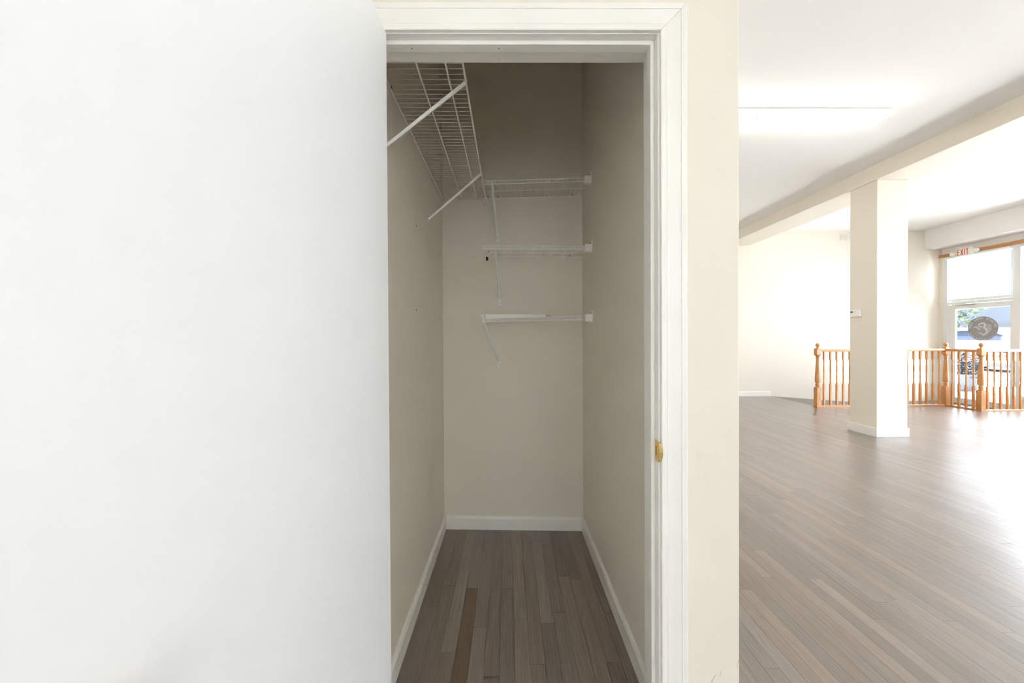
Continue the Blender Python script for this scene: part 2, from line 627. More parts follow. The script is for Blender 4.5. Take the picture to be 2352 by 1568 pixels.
BH = 0.085
baseboard('baseboard_left', (CL, WB), (CL, back_y(CL)), (1, 0), BH, 0.013, 'white baseboard along the closet wall below the long wire shelf')
baseboard('baseboard_right', (CR, WB), (CR, back_y(CR)), (-1, 0), BH, 0.013, 'white baseboard along the closet wall where the short shelves end')
baseboard('baseboard_back', (CL + 0.013, back_y(CL)), (CR - 0.013, back_y(CR)), (0, -1), BH, 0.013, 'scuffed white baseboard across the end of the closet')
baseboard('baseboard_front', (JR + 0.072, WF), (CORNER, WF), (0, -1), BH, 0.013, 'short white baseboard between door casing and wall corner')
baseboard('baseboard_side', (CORNER, WF - 0.013), (CORNER, FAR), (1, 0), BH, 0.013, 'white baseboard along the outside of the closet wall')
baseboard('baseboard_far', (CORNER + 0.013, FAR), (5.40, FAR), (0, -1), 0.10, 0.013, 'white baseboard along the far bright wall before the ramp')

# ------------------------------------------------------------------ closet door frame: jambs, stops, casing, strike plate
fr = empty('trim_1', ((JL + JR) / 2, WF, 0))
tag(fr, 'white painted door casing and jamb around the closet opening', 'door frame', kind='structure')
MB().box(JR, JR + 0.0195, WF - 0.001, WB, 0, HEAD + 0.0175).build('side_jamb', M['trim_paint'], fr, bevel=0.0012)
MB().box(JL - 0.0195, JL, WF - 0.001, WB, 0, HEAD + 0.0175).build('side_jamb', M['trim_paint'], fr, bevel=0.0012)
MB().box(JL, JR, WF - 0.001, WB, HEAD, HEAD + 0.0175).build('head_jamb', M['trim_paint'], fr, bevel=0.0012)
SF, SB = 1.0095, 1.040
hs = MB().box(JL, JR, SF, SB, HEAD - 0.0115, HEAD).build('head_stop', M['trim_paint'], fr, bevel=0.002)
MB().box(JR - 0.0115, JR, SF, SB, 0, HEAD - 0.0115).build('side_stop', M['trim_paint'], fr, bevel=0.002)
MB().box(JL, JL + 0.0115, SF, SB, 0, HEAD - 0.0115).build('side_stop', M['trim_paint'], fr, bevel=0.002)
for x in (-0.262, -0.024):
    MB().box(x - 0.001, x + 0.001, 1.022, 1.026, HEAD - 0.0122, HEAD - 0.0114).build('nail_hole', M['hole_dark'], fr)
PROF = [(0.000, 0.000), (0.000, 0.0100), (0.002, 0.0115), (0.0090, 0.0118), (0.0100, 0.0112), (0.0150, 0.0114),
        (0.0160, 0.0122), (0.0210, 0.0124), (0.0220, 0.0119), (0.0300, 0.0124), (0.0505, 0.0146), (0.0515, 0.0140),
        (0.0525, 0.0158), (0.0650, 0.0165), (0.0672, 0.0150), (0.0672, 0.000)]
REV = 0.0045
ci = HEAD + REV - 0.002
a = [(JL - REV - u, WF - t, ci + u) for u, t in PROF]
c = [(JR + REV + u, WF - t, ci + u) for u, t in PROF]
MB().prism(a, c).build('head_casing', M['trim_paint'], fr)
for xs, sg in ((JR + REV + 0.0004, 1), (JL - REV - 0.0004, -1)):
    a = [(xs + sg * u, WF - t, 0) for u, t in PROF]
    c = [(xs + sg * u, WF - t, ci + u - 0.0005) for u, t in PROF]
    MB().prism(a, c).build('side_casing', M['trim_paint'], fr)
# brass strike plate let into the jamb, its curved lip standing over the casing edge
sp = MB()
zs, hh = 0.9105, 0.0285
y0, y1 = 0.9905, 1.0080
ho = (0.9965, 1.0045, zs - 0.0125, zs + 0.0125)
xp = JR - 0.0012
sp.box(xp, JR + 0.0003, y0, ho[0], zs - hh, zs + hh)
sp.box(xp, JR + 0.0003, ho[1], y1, zs - hh, zs + hh)
sp.box(xp, JR + 0.0003, ho[0], ho[1], zs - hh, ho[2])
sp.box(xp, JR + 0.0003, ho[0], ho[1], ho[3], zs + hh)
lip_a, lip_b = [], []
for k in range(9):
    an = math.pi * k / 8
    lip_a.append((xp, y0 - 0.0035 - 0.0065 * math.sin(an), zs + 0.0265 * math.cos(an)))
    lip_b.append((xp + 0.0022 + 0.006 * math.sin(an), y0 - 0.0065 - 0.0085 * math.sin(an), zs + 0.0265 * math.cos(an)))
sp.box(xp, JR + 0.0003, y0 - 0.0035, y0, zs - hh * 0.96, zs + hh * 0.96)
sp.prism(lip_a, lip_b)
stp = sp.build('strike_plate', M['brass'], fr)
stp['label'] = 'brass strike plate with curved lip'
MB().box(JR - 0.0004, JR + 0.0004, ho[0], ho[1], ho[2], ho[3]).build('latch_hole', M['raw_wood'], stp)
for z in (zs - 0.020, zs + 0.020):
    MB().tube([(xp - 0.0007, 0.9985, z), (JR, 0.9985, z)], 0.0032, 10).build('screw', M['brass'], stp)

# ------------------------------------------------------------------ closet door, swung open towards the room
dr = empty('door_1', (-0.3365, 0.985, 0))
tag(dr, 'plain white flush closet door swung wide open', 'door', kind='structure')
MB().box(-0.354, -0.319, 0.223, 0.985, 0.012, HEAD - 0.004).build('leaf', M['door_paint'], dr, bevel=0.0015)
for z in (0.25, 1.02, 1.80):
    hg = MB().tube([(-0.3605, 0.9880 - 0.026, z - 0.044), (-0.3605, 0.962, z + 0.044)], 0.0055, 10).build('hinge', M['brass'], dr, smooth=True)
    MB().box(-0.3565, -0.3545, 0.930, 0.962, z - 0.044, z + 0.044).build('hinge_leaf', M['brass'], hg)
for sx in (1, -1):
    fx = -0.319 if sx > 0 else -0.354
    kn = MB()
    prof = [(0.030, 0), (0.030, 0.004), (0.012, 0.008), (0.010, 0.026), (0.022, 0.032), (0.027, 0.046), (0.022, 0.058), (0.008, 0.062)]
    n = 18
    kn.add([(fx + sx * zz, 0.283 + r_ * math.cos(2 * math.pi * k / n), 0.910 + r_ * math.sin(2 * math.pi * k / n)) for r_, zz in prof for k in range(n)],
           [(i * n + k, i * n + (k + 1) % n, (i + 1) * n + (k + 1) % n, (i + 1) * n + k) for i in range(len(prof) - 1) for k in range(n)]
           + [tuple(range(n)), tuple(range((len(prof) - 1) * n, len(prof) * n))])
    kn.build('door_knob', M['brass'], dr, smooth=True)

# ------------------------------------------------------------------ wire shelves


def cross_wire_mesh(depth, lip, r):
    b = MB()
    b.tube([(0, 0.002, 0), (0, depth - 0.002, 0), (0, depth + 0.002, -0.003), (0, depth + 0.002, -lip)], r, 5)
    me = bpy.data.meshes.new('cross_wire')
    me.from_pydata(b.v, [], b.f)
    me.shade_smooth()
    me.materials.append(M['wire_white'])
    return me


def brace(name, top, bot, wall_n, parent=None):
    """folded steel shelf brace from the front rod down to a screwed tab on the wall"""
    top, bot, wn = Vector(top), Vector(bot), Vector(wall_n)
    d = (bot - top).normalized()
    s = d.cross(wn).normalized()                 # sideways
    u = s.cross(d).normalized()                  # away from the wall / upwards
    if u.z < 0:
        u = -u
    if abs(u.z) < 1e-4 and u.dot(wn) < 0:
        u = -u
    sec = [(-0.0072, 0.0045), (-0.0022, -0.0045), (0.0022, -0.0045), (0.0072, 0.0045), (0.0056, 0.0045), (0.0012, -0.0028), (-0.0012, -0.0028), (-0.0056, 0.0045)]
    b = MB()
    a = [top + s * p + u * q for p, q in sec]
    c = [bot + wn * 0.006 + s * p * 0.9 + u * q * 0.8 for p, q in sec]
    b.prism(a, c)
    br = b.build(name, M['bracket_steel'], parent, origin=None if parent else tuple(bot))
    # hook over the rod
    MB().tube([top - d * 0.006 + u * 0.004, top - d * 0.012 + u * 0.006, top - d * 0.010 + u * 0.013, top + u * 0.012], 0.003, 6).build('hook', M['bracket_steel'], br)
    tb = MB()
    up = Vector((0, 0, 1))
    side = wn.cross(up)
    p0 = bot + wn * 0.001
    q = [p0 + side * a_ + up * z_ for a_, z_ in ((-0.0075, 0.008), (0.0075, 0.008), (0.0075, -0.034), (-0.0075, -0.034))]
    tb.hexa(q, [v + wn * 0.0025 for v in q])
    tab = tb.build('wall_tab', M['bracket_steel'], br, bevel=0.001)
    sc = p0 + wn * 0.0025 + up * -0.022
    MB().tube([sc, sc + wn * 0.002], [0.0045, 0.0032], 8).build('screw', M['screw_steel'], tab)
    return br


def wire_shelf(name, corner, along, out, length, depth, lip, rods, label, slope=0.0, start=0.012, wire=0.0013):
    """corner: where the back rod starts on the wall; along / out: horizontal unit vectors"""
    root = empty(name, corner)
    tag(root, label, 'wire shelf', group='white wire shelves in the closet')
    al, ou, c = Vector(along), Vector(out), Vector(corner)
    ang = math.atan2(al.y, al.x)
    flip = al.cross(ou).z < 0

    def pt(u, v, z):
        return c + al * u + ou * v + Vector((0, 0, z + slope * u))
    for v, z, r in rods:
        MB().tube([pt(0, v, z), pt(length, v, z)], r, 8).build('long_rod', M['wire_white'], root, smooth=True)
    me = cross_wire_mesh(depth, lip, wire)
    n = int((length - 2 * start) / 0.0254) + 1
    for k in range(n):
        u = start + 0.0254 * k
        p = al * u + Vector((0, 0, slope * u))
        # mesh runs along +y; turn it so that +y points out of the wall
        link_part('cross_wire', me, root, p, (0, 0, math.atan2(-ou.x, ou.y)))
    return root, pt


def wall_clip(pt_, wn, root):
    wn = Vector(wn)
    p = Vector(pt_)
    side = wn.cross(Vector((0, 0, 1)))
    q = [p + side * a_ + Vector((0, 0, z_)) for a_, z_ in ((-0.006, 0.010), (0.006, 0.010), (0.006, -0.008), (-0.006, -0.008))]
    o = MB().hexa(q, [v + wn * 0.009 for v in q]).build('wall_clip', M['plastic_white'], root, bevel=0.0015)
    s_ = p + wn * 0.009 + Vector((0, 0, 0.005))
    MB().tube([s_, s_ + wn * 0.0015], 0.0036, 8).build('clip_screw', M['hole_dark'], o)
    return o


# long shelf on the left wall (runs from the doorway to the end wall)
ZS = 2.106
DEP = 0.276
big, bp_ = wire_shelf('wire_shelf', (CL, 1.115, ZS), (0, 1, 0), (1, 0, 0), 2.352 - 1.115, DEP, 0.027,
                      [(0.005, -0.004, 0.0030), (0.126, -0.004, 0.0030), (0.220, -0.004, 0.0030), (DEP, -0.004, 0.0032), (DEP + 0.004, -0.027, 0.0032)],
                      'long white wire shelf high on the closet side wall, propped on two slanted braces')
brace('support_brace', (CL + DEP + 0.002, 1.255, ZS - 0.030), (CL, 1.262, 1.868), (1, 0, 0), big)
brace('support_brace', (CL + DEP + 0.002, 1.945, ZS - 0.030), (CL, 1.942, 1.842), (1, 0, 0), big)
for y in (1.32, 1.66, 2.03, 2.30):
    wall_clip((CL, y, ZS - 0.004), (1, 0, 0), big)
cb = MB()
yb = back_y(CL + DEP)
cb.box(CL + DEP - 0.010, CL + DEP - 0.006, yb - 0.024, yb, ZS - 0.034, ZS + 0.006)
cb.box(CL + DEP + 0.008, CL + DEP + 0.012, yb - 0.024, yb, ZS - 0.034, ZS + 0.006)
cb.box(CL + DEP - 0.010, CL + DEP + 0.012, yb - 0.024, yb, ZS - 0.038, ZS - 0.033)
cb.box(CL + DEP - 0.014, CL + DEP + 0.016, yb - 0.003, yb, ZS - 0.038, ZS + 0.014)
cbo = cb.build('end_bracket', M['plastic_white'], big)
for dx in (-0.012, 0.014):
    MB().tube([(CL + DEP + dx, yb - 0.004, ZS + 0.010), (CL + DEP + dx, yb - 0.002, ZS + 0.010)], 0.0032, 8).build('bracket_screw', M['hole_dark'], cbo)

# three short shelves on the end wall, carried by a bracket on the right wall
wdir = Vector((1, -0.0418, 0)).normalized()
wout = Vector((-0.0418, -1, 0)).normalized()


def short_shelf(z, x_left, depth, slope, label, mids, brace_top_x, brace_bot_x, drop):
    c = (x_left, back_y(x_left) - 0.003, z)
    L_ = (CR - 0.006 - x_left) / wdir.x
    rods = [(0.004, -0.004, 0.0028), (depth, -0.003, 0.0028), (depth + 0.003, -0.022, 0.0030)] + [(m_, -0.004, 0.0024) for m_ in mids]
    root, pt = wire_shelf('wire_shelf', c, wdir, wout, L_, depth, 0.022, rods, label, slope, wire=0.0010)
    # moulded end bracket on the right wall
    p = pt(L_, depth, 0)
    b = MB()
    b.box(CR - 0.040, CR - 0.004, p.y - 0.008, p.y + 0.030, p.z - 0.031, p.z + 0.008)
    eb = b.build('end_bracket', M['plastic_white'], root, bevel=0.003)
    MB().box(CR - 0.005, CR, p.y - 0.010, p.y + 0.032, p.z - 0.033, p.z + 0.028).build('bracket_plate', M['plastic_white'], eb, bevel=0.0015)
    MB().tube([(CR - 0.0065, p.y + 0.008, p.z + 0.018), (CR - 0.0045, p.y + 0.008, p.z + 0.018)], 0.004, 8).build('bracket_screw', M['hole_dark'], eb)
    t = pt((brace_top_x - x_left) / wdir.x, depth + 0.003, -0.027)
    bt = (brace_bot_x, back_y(brace_bot_x), z - drop)
    brace('support_brace', t, bt, wout, root)
    return root, pt, L_


s1, p1, L1 = short_shelf(2.106, -0.121, 0.262, 0.012, 'short wire shelf on the end wall, topmost of three, level with the long shelf', (0.120,), -0.078, -0.066, 0.262)
s2, p2, L2 = short_shelf(1.741, -0.138, 0.270, -0.018, 'short wire shelf on the end wall, middle one of three', (0.225, 0.110), -0.060, -0.057, 0.280)
s3, p3, L3 = short_shelf(1.333, -0.138, 0.272, 0.013, 'short wire shelf on the end wall, lowest of three, holding a loose brace', (0.120,), -0.130, -0.064, 0.262)
for pt, rt in ((p1, s1), (p2, s2), (p3, s3)):
    wall_clip(pt(0.525, 0.0, -0.004), wout, rt)
    wall_clip(pt(0.060, 0.0, -0.004), wout, rt)
# empty end bracket left on the wall at the middle shelf
eb = MB()
xe = -0.136
ye = back_y(xe)
eb.box(xe - 0.013, xe - 0.008, ye - 0.020, ye, 1.708, 1.742)
eb.box(xe + 0.008, xe + 0.013, ye - 0.020, ye, 1.708, 1.742)
eb.box(xe - 0.013, xe + 0.013, ye - 0.020, ye, 1.702, 1.708)
eb.box(xe - 0.020, xe + 0.020, ye - 0.003, ye, 1.736, 1.752)
ebo = eb.build('end_bracket', M['plastic_white'], s2)
MB().box(xe - 0.008, xe + 0.008, ye - 0.0035, ye - 0.0005, 1.709, 1.736).build('bracket_slot', M['hole_dark'], ebo)
MB().tube([(xe + 0.009, ye - 0.003, 1.768), (xe + 0.009, ye, 1.768)], 0.004, 8).build('wall_anchor', M['hole_dark'], s2)
# bent clip still hooked on the lowest shelf's free end
q = p3(0.0, 0.272, 0.0)
clipm = MB().tube([q + Vector((-0.014, 0, 0.022)), q + Vector((-0.006, 0, 0.010)), q + Vector((0.004, 0, 0.002)), q + Vector((0.008, 0, -0.012)), q + Vector((0.002, 0, -0.020))], 0.0028, 6)
clipm.build('bent_clip', M['bracket_steel'], s3)

# loose brace lying on the lowest shelf
la, lb = p3(0.010, 0.175, 0.013), p3(0.362, 0.150, 0.010)
lo = empty('shelf_brace', (la + lb) / 2 - Vector((0, 0, 0.006)))
tag(lo, 'loose white steel shelf brace lying on the lowest short wire shelf', 'shelf brace')
d = (lb - la).normalized()
sd_ = d.cross(Vector((0, 0, 1))).normalized()
up_ = sd_.cross(d)
sec0 = [(-0.009, -0.007), (0.009, -0.007), (0.009, 0.014), (0.0075, 0.014), (0.0075, -0.005), (-0.009, -0.005)]
sec1 = [(-0.006, -0.006), (0.006, -0.006), (0.006, 0.009), (0.0045, 0.009), (0.0045, -0.004), (-0.006, -0.004)]
MB().prism([la + sd_ * p + up_ * q for p, q in sec0], [lb + sd_ * p + up_ * q for p, q in sec1]).build('channel', M['bracket_steel'], lo)
MB().tube([lb - d * 0.004 + up_ * 0.001, lb + d * 0.030 + up_ * 0.000], [0.006, 0.004], 8).build('foot', M['screw_steel'], lo)
MB().tube([la + d * 0.006 + up_ * 0.004, la - d * 0.012 + up_ * 0.012, la - d * 0.022 + up_ * 0.004], 0.003, 6).build('hook', M['bracket_steel'], lo)

# ------------------------------------------------------------------ fluorescent strip lights


def strip_light(x0, x1, y0, label):
    yc = y0 + 0.072
    root = empty('strip_light', ((x0 + x1) / 2, yc, CEIL))
    tag(root, label, 'ceiling light', group='fluorescent strip lights on the shop ceiling')
    a = [(x0, y0, CEIL), (x0, y0 + 0.144, CEIL), (x0, y0 + 0.144, CEIL - 0.036), (x0, y0, CEIL - 0.036)]
    c = [(x1, p[1], p[2]) for p in a]
    MB().prism(a, c).build('housing', M['enamel_white'], root, bevel=0.002)
    xm = (x0 + x1) / 2
    for yy in (yc - 0.040, yc + 0.040):
        for u, v in ((x0 + 0.022, xm - 0.016), (xm + 0.016, x1 - 0.022)):
            MB().tube([(u, yy, CEIL - 0.062), (v, yy, CEIL - 0.062)], 0.015, 12).build('tube', M['tube_glow'], root, smooth=True)
        for xs in (x0 + 0.012, xm, x1 - 0.012):
            MB().box(xs - 0.009, xs + 0.009, yy - 0.011, yy + 0.011, CEIL - 0.078, CEIL - 0.036).build('lampholder', M['lampholder'], root, bevel=0.003)
    return root


strip_light(1.05, 3.50, 3.352, 'long double fluorescent strip light beyond the wall corner')
strip_light(1.05, 3.50, -2.248, 'added double fluorescent strip light near the rear wall, extra light for the closet')  # unseen extra fixture, added to throw light towards the closet

# ------------------------------------------------------------------ thermostat on the pillar, vent on the far wall
th = empty('thermostat', (PX0, 4.695, 1.468))
tag(th, 'small white thermostat with dark display on the side of the pillar', 'thermostat')
MB().box(PX0 - 0.026, PX0, 4.628, 4.766, 1.468, 1.560).build('body', M['plastic_white'], th, bevel=0.008)
MB().box(PX0 - 0.0275, PX0 - 0.0255, 4.722, 4.756, 1.522, 1.542).build('display', M['lcd'], th)
MB().tube([(PX0 - 0.0285, 4.688, 1.530), (PX0 - 0.0255, 4.688, 1.530)], 0.008, 12).build('button', M['vent_white'], th)

vt = empty('air_vent', (7.02, FAR, 3.20))
tag(vt, 'small louvred air vent high on the far wall beside the pillar', 'air vent')
MB().box(6.85, 7.20, FAR - 0.008, FAR, 3.200, 3.330).build('frame', M['vent_white'], vt, bevel=0.003)
for k in range(6):
    z = 3.212 + 0.018 * k
    MB().hexa([(6.860, FAR - 0.009, z), (6.985, FAR - 0.009, z), (6.985, FAR - 0.018, z + 0.007), (6.860, FAR - 0.018, z + 0.007)],
              [(6.860, FAR - 0.009, z + 0.003), (6.985, FAR - 0.009, z + 0.003), (6.985, FAR - 0.017, z + 0.010), (6.860, FAR - 0.017, z + 0.010)]).build('louvre', M['vent_beige'], vt)
    MB().hexa([(7.015, FAR - 0.009, z), (7.190, FAR - 0.009, z), (7.190, FAR - 0.018, z + 0.007), (7.015, FAR - 0.018, z + 0.007)],
              [(7.015, FAR - 0.009, z + 0.003), (7.190, FAR - 0.009, z + 0.003), (7.190, FAR - 0.017, z + 0.010), (7.015, FAR - 0.017, z + 0.010)]).build('louvre', M['vent_white'], vt)

# ------------------------------------------------------------------ oak railing
N1, N2, N3, N4 = (5.362, 6.385), (7.640, 6.410), (7.640, 5.925), (8.945, 5.925)
rl = empty('railing', (6.6, 6.39, 0))
tag(rl, 'golden oak railing with turned balusters guarding the ramp', 'railing')


def newel_meshes():
    w = 0.0375
    b = MB().box(-w, w, -w, w, 0, 0.340)
    b.box(-w - 0.006, w + 0.006, -w - 0.006, w + 0.006, 0, 0.018)
    prof = [(0.030, 0.340), (0.034, 0.348), (0.034, 0.356), (0.024, 0.364), (0.031, 0.378), (0.033, 0.392), (0.026, 0.404), (0.024, 0.412),
            (0.036, 0.424), (0.036, 0.432), (0.040, 0.450), (0.038, 0.520), (0.032, 0.640), (0.026, 0.760), (0.022, 0.830), (0.028, 0.842),
            (0.028, 0.852), (0.020, 0.862), (0.026, 0.876), (0.034, 0.892)]
    b.lathe(prof, (0, 0, 0), 16)
    k = 0.024
    b.hexa([(-k, -k, 0.890), (k, -k, 0.890), (k, k, 0.890), (-k, k, 0.890)], [(-w, -w, 0.912), (w, -w, 0.912), (w, w, 0.912), (-w, w, 0.912)])
    b.box(-w, w, -w, w, 0.912, 1.000)
    b.hexa([(-w, -w, 1.000), (w, -w, 1.000), (w, w, 1.000), (-w, w, 1.000)], [(-k, -k, 1.020), (k, -k, 1.020), (k, k, 1.020), (-k, k, 1.020)])
    f = MB().lathe([(0.026, 1.018), (0.016, 1.026), (0.013, 1.034), (0.020, 1.042), (0.028, 1.056), (0.031, 1.072), (0.028, 1.088), (0.019, 1.100), (0.006, 1.106)], (0, 0, 0), 16)
    return b, f


def raw_mesh(name, b, m, smooth=True):
    me = bpy.data.meshes.new(name)
    me.from_pydata(b.v, [], b.f)
    bm = bmesh.new()
    bm.from_mesh(me)
    bmesh.ops.recalc_face_normals(bm, faces=bm.faces)
    bm.to_mesh(me)
    bm.free()
    if smooth:
        me.shade_smooth()
        me.set_sharp_from_angle(angle=R(35))
    me.materials.append(m)
    return me


nb, nf = newel_meshes()
nm, fm = raw_mesh('newel_post', nb, M['rail_oak']), raw_mesh('finial', nf, M['rail_oak'])
for p in (N1, N2, N3):
    o = link_part('newel_post', nm, rl, Vector((p[0], p[1], 0)) - rl.location)
    link_part('finial', fm, o, (0, 0, 0))
q = 0.0135
bal = MB().box(-q, q, -q, q, 0.026, 0.395)
bal.lathe([(0.012, 0.395), (0.008, 0.404), (0.012, 0.414), (0.012, 0.424), (0.008, 0.434), (0.009, 0.470), (0.011, 0.520), (0.0085, 0.545),
           (0.011, 0.556), (0.0085, 0.567), (0.012, 0.620), (0.011, 0.690), (0.0075, 0.765), (0.011, 0.778), (0.011, 0.786), (0.008, 0.796), (0.012, 0.815)], (0, 0, 0), 10)
bal.box(-q, q, -q, q, 0.815, 0.958)
bm_ = raw_mesh('baluster', bal, M['rail_oak'])


def run(a, b, n, m):
    a, b = Vector((*a, 0)), Vector((*b, 0))
    d = (b - a).normalized()
    s = Vector((-d.y, d.x, 0))
    a2, b2 = a + d * 0.036, b - d * 0.036
    sec = [(-0.028, 0.958), (0.028, 0.958), (0.031, 0.975), (0.026, 0.992), (0.012, 0.999), (-0.012, 0.999), (-0.026, 0.992), (-0.031, 0.975)]
    MB().prism([a2 + s * p + Vector((0, 0, z)) for p, z in sec], [b2 + s * p + Vector((0, 0, z)) for p, z in sec]).build('handrail', m, rl)
    sec = [(-0.030, 0.0), (0.030, 0.0), (0.030, 0.020), (0.022, 0.027), (-0.022, 0.027), (-0.030, 0.020)]
    MB().prism([a2 + s * p + Vector((0, 0, z)) for p, z in sec], [b2 + s * p + Vector((0, 0, z)) for p, z in sec]).build('shoe_rail', m, rl)
    for k in range(n):
        p = a + (b - a) * ((k + 1) / (n + 1))
        link_part('baluster', bm_, rl, p - rl.location, (0, 0, math.atan2(d.y, d.x)))


run(N1, N2, 19, M['rail_oak_long'])
run(N2, N3, 4, M['sill_oak'])
run(N3, N4, 11, M['rail_oak_long'])

# ------------------------------------------------------------------ shopfront: street door, transom, windows
FX0, FX1 = WIN - 0.05, WIN + 0.05
d2 = empty('door_2', (WIN, 6.975, -0.125))
tag(d2, 'white framed glass street door with round dark decal', 'door', kind='structure')
ZT, ZB = 1.852, -0.125


def part(parent, name, m, *bx, bevel=0.002):
    return MB().box(*bx).build(name, m, parent, bevel=bevel)


lf = MB()
lf.box(WIN - 0.022, WIN + 0.022, 7.350, 7.455, ZB + 0.01, ZT - 0.012)
lf.box(WIN - 0.022, WIN + 0.022, 6.495, 6.535, ZB + 0.01, ZT - 0.012)
lf.box(WIN - 0.022, WIN + 0.022, 6.535, 7.350, ZT - 0.100, ZT - 0.012)
lf.box(WIN - 0.022, WIN + 0.022, 6.535, 7.350, ZB + 0.01, ZB + 0.115)
lf.build('leaf_frame', M['aluminium_white'], d2, bevel=0.002)
pane = part(d2, 'pane', M['pane_glass'], WIN - 0.003, WIN + 0.003, 6.535, 7.350, ZB + 0.115, ZT - 0.100, bevel=0)
part(d2, 'threshold', M['aluminium_grey'], WIN - 0.06, WIN + 0.06, 6.49, 7.46, ZB, ZB + 0.012)
pb = MB().tube([(WIN - 0.06, 6.56, 0.92), (WIN - 0.06, 7.33, 0.92)], 0.012, 10)
pbo = pb.build('push_bar', M['aluminium_grey'], d2, smooth=True)
for y in (6.57, 7.32):
    MB().tube([(WIN - 0.06, y, 0.92), (WIN - 0.02, y, 0.92)], 0.009, 8).build('bar_bracket', M['aluminium_grey'], pbo)
cl_ = part(d2, 'door_closer', M['aluminium_white'], WIN - 0.075, WIN - 0.022, 7.150, 7.370, ZT - 0.018, ZT + 0.030, bevel=0.006)
MB().tube([(WIN - 0.05, 7.20, ZT - 0.014), (WIN - 0.055, 7.08, ZT - 0.020), (WIN - 0.04, 7.02, ZT - 0.020)], 0.009, 8).build('closer_arm', M['aluminium_grey'], cl_)

# round decal on the door glass: dark disc, pale ring of lettering, pale crest
DX = WIN - 0.0042
DC = (6.932, 1.358)
DRAD = 0.228


def on_glass(r, a, k=0.0):
    return (DX - k, DC[0] - r * math.cos(a), DC[1] + r * math.sin(a))     # +cos to the viewer's right


n = 48
dsc = MB()
dsc.prism([on_glass(DRAD, 2 * math.pi * k / n) for k in range(n)], [on_glass(DRAD, 2 * math.pi * k / n, 0.0006) for k in range(n)])
dec = dsc.build('decal', M['decal_dark'], d2)
dec['label'] = 'round dark decal with pale lettering'


def arc_patch(b, r0, r1, a0, a1, k=0.0012, seg=3):
    a_ = [on_glass(r0, a0 + (a1 - a0) * i / seg, k) for i in range(seg + 1)] + [on_glass(r1, a1 - (a1 - a0) * i / seg, k) for i in range(seg + 1)]
    c_ = [(p[0] + 0.0005, p[1], p[2]) for p in a_]
    b.prism(a_, c_)


def letter(b, amid, da, r0, r1, kind):
    """worn block letter: strokes only, as far as the glass shows them"""
    st = 0.30 * da
    a0, a1 = amid + da / 2, amid - da / 2
    rm = (r0 + r1) / 2
    t = (r1 - r0) * 0.24
    if kind in 'DOUHNRA':
        arc_patch(b, r0, r1, a0, a0 - st, seg=1)
        arc_patch(b, r0, r1, a1 + st, a1, seg=1)
    if kind in 'EFTI':
        s0 = a0 if kind in 'EF' else amid + st / 2
        arc_patch(b, r0, r1, s0, s0 - st, seg=1)
    if kind in 'DOEFTRA':
        arc_patch(b, r1 - t, r1, a0, a1, seg=1)
    if kind in 'DOUE':
        arc_patch(b, r0, r0 + t, a0, a1, seg=1)
    if kind in 'HNRAEF':
        arc_patch(b, rm - t / 2, rm + t / 2, a0, a1, seg=1)


for word, s_deg, e_deg in (('OUER', 178, 141), ('HEAR', 131, 86), ('ETUDIOE', 74, 6)):
    lt = MB()
    step = (s_deg - e_deg) / len(word)
    for i, ch in enumerate(word):
        letter(lt, R(s_deg - step * (i + 0.5)), R(step * 0.80), 0.176, 0.214, ch)
    lt.build('lettering', M['decal_pale'], dec)
sm = MB()
for k, a_ in enumerate([207, 218, 228, 244, 255, 266, 277, 288, 300, 313]):
    arc_patch(sm, 0.196, 0.212, R(a_ - 2.1), R(a_ + 2.1), seg=1)
sm.build('lettering', M['decal_pale'], dec)


def stroke(pts, wd):
    """pale ribbon on the disc; pts as (x, z) offsets from its centre seen from inside"""
    b = MB()
    n_ = len(pts)
    L_, R_ = [], []
    for i, (x, z) in enumerate(pts):
        xa, za = pts[max(i - 1, 0)]
        xb, zb = pts[min(i + 1, n_ - 1)]
        l = math.hypot(xb - xa, zb - za) or 1
        nx, nz = -(zb - za) / l, (xb - xa) / l
        h = wd * (0.35 + 0.65 * math.sin(math.pi * (i + 0.5) / n_)) / 2
        L_.append((DX - 0.0012, DC[0] - (x + nx * h), DC[1] + z + nz * h))
        R_.append((DX - 0.0012, DC[0] - (x - nx * h), DC[1] + z - nz * h))
    for i in range(n_ - 1):
        q4 = [L_[i], L_[i + 1], R_[i + 1], R_[i]]
        b.hexa(q4, [(p[0] + 0.0005, p[1], p[2]) for p in q4])
    return b


cr_ = MB()
for pts, wd in (([(-.06, .07), (-.03, .10), (.02, .10), (.04, .06), (.02, .02), (.05, -.01), (.07, -.05), (.05, -.09), (.02, -.12)], .040),
                ([(-.06, .07), (-.055, .04), (-.02, .03), (.00, .05)], .022),
                ([(-.14, .03), (-.10, .035), (-.06, .00), (-.03, -.02)], .022),
                ([(.05, .06), (.09, .075), (.13, .06)], .012), ([(.06, .04), (.10, .045), (.135, .03)], .012), ([(.06, .02), (.10, .02), (.13, .0)], .012),
                ([(.05, -.02), (.09, .00), (.12, -.02), (.10, -.05), (.06, -.06)], .016),
                ([(-.06, -.08), (-.02, -.09), (.01, -.12), (.02, -.14)], .020),
                ([(.02, -.13), (.05, -.10), (.09, -.08)], .014)):
    s_ = stroke(pts, wd)
    cr_.add(s_.v, s_.f)
cr_.build('crest', M['decal_pale'], dec)

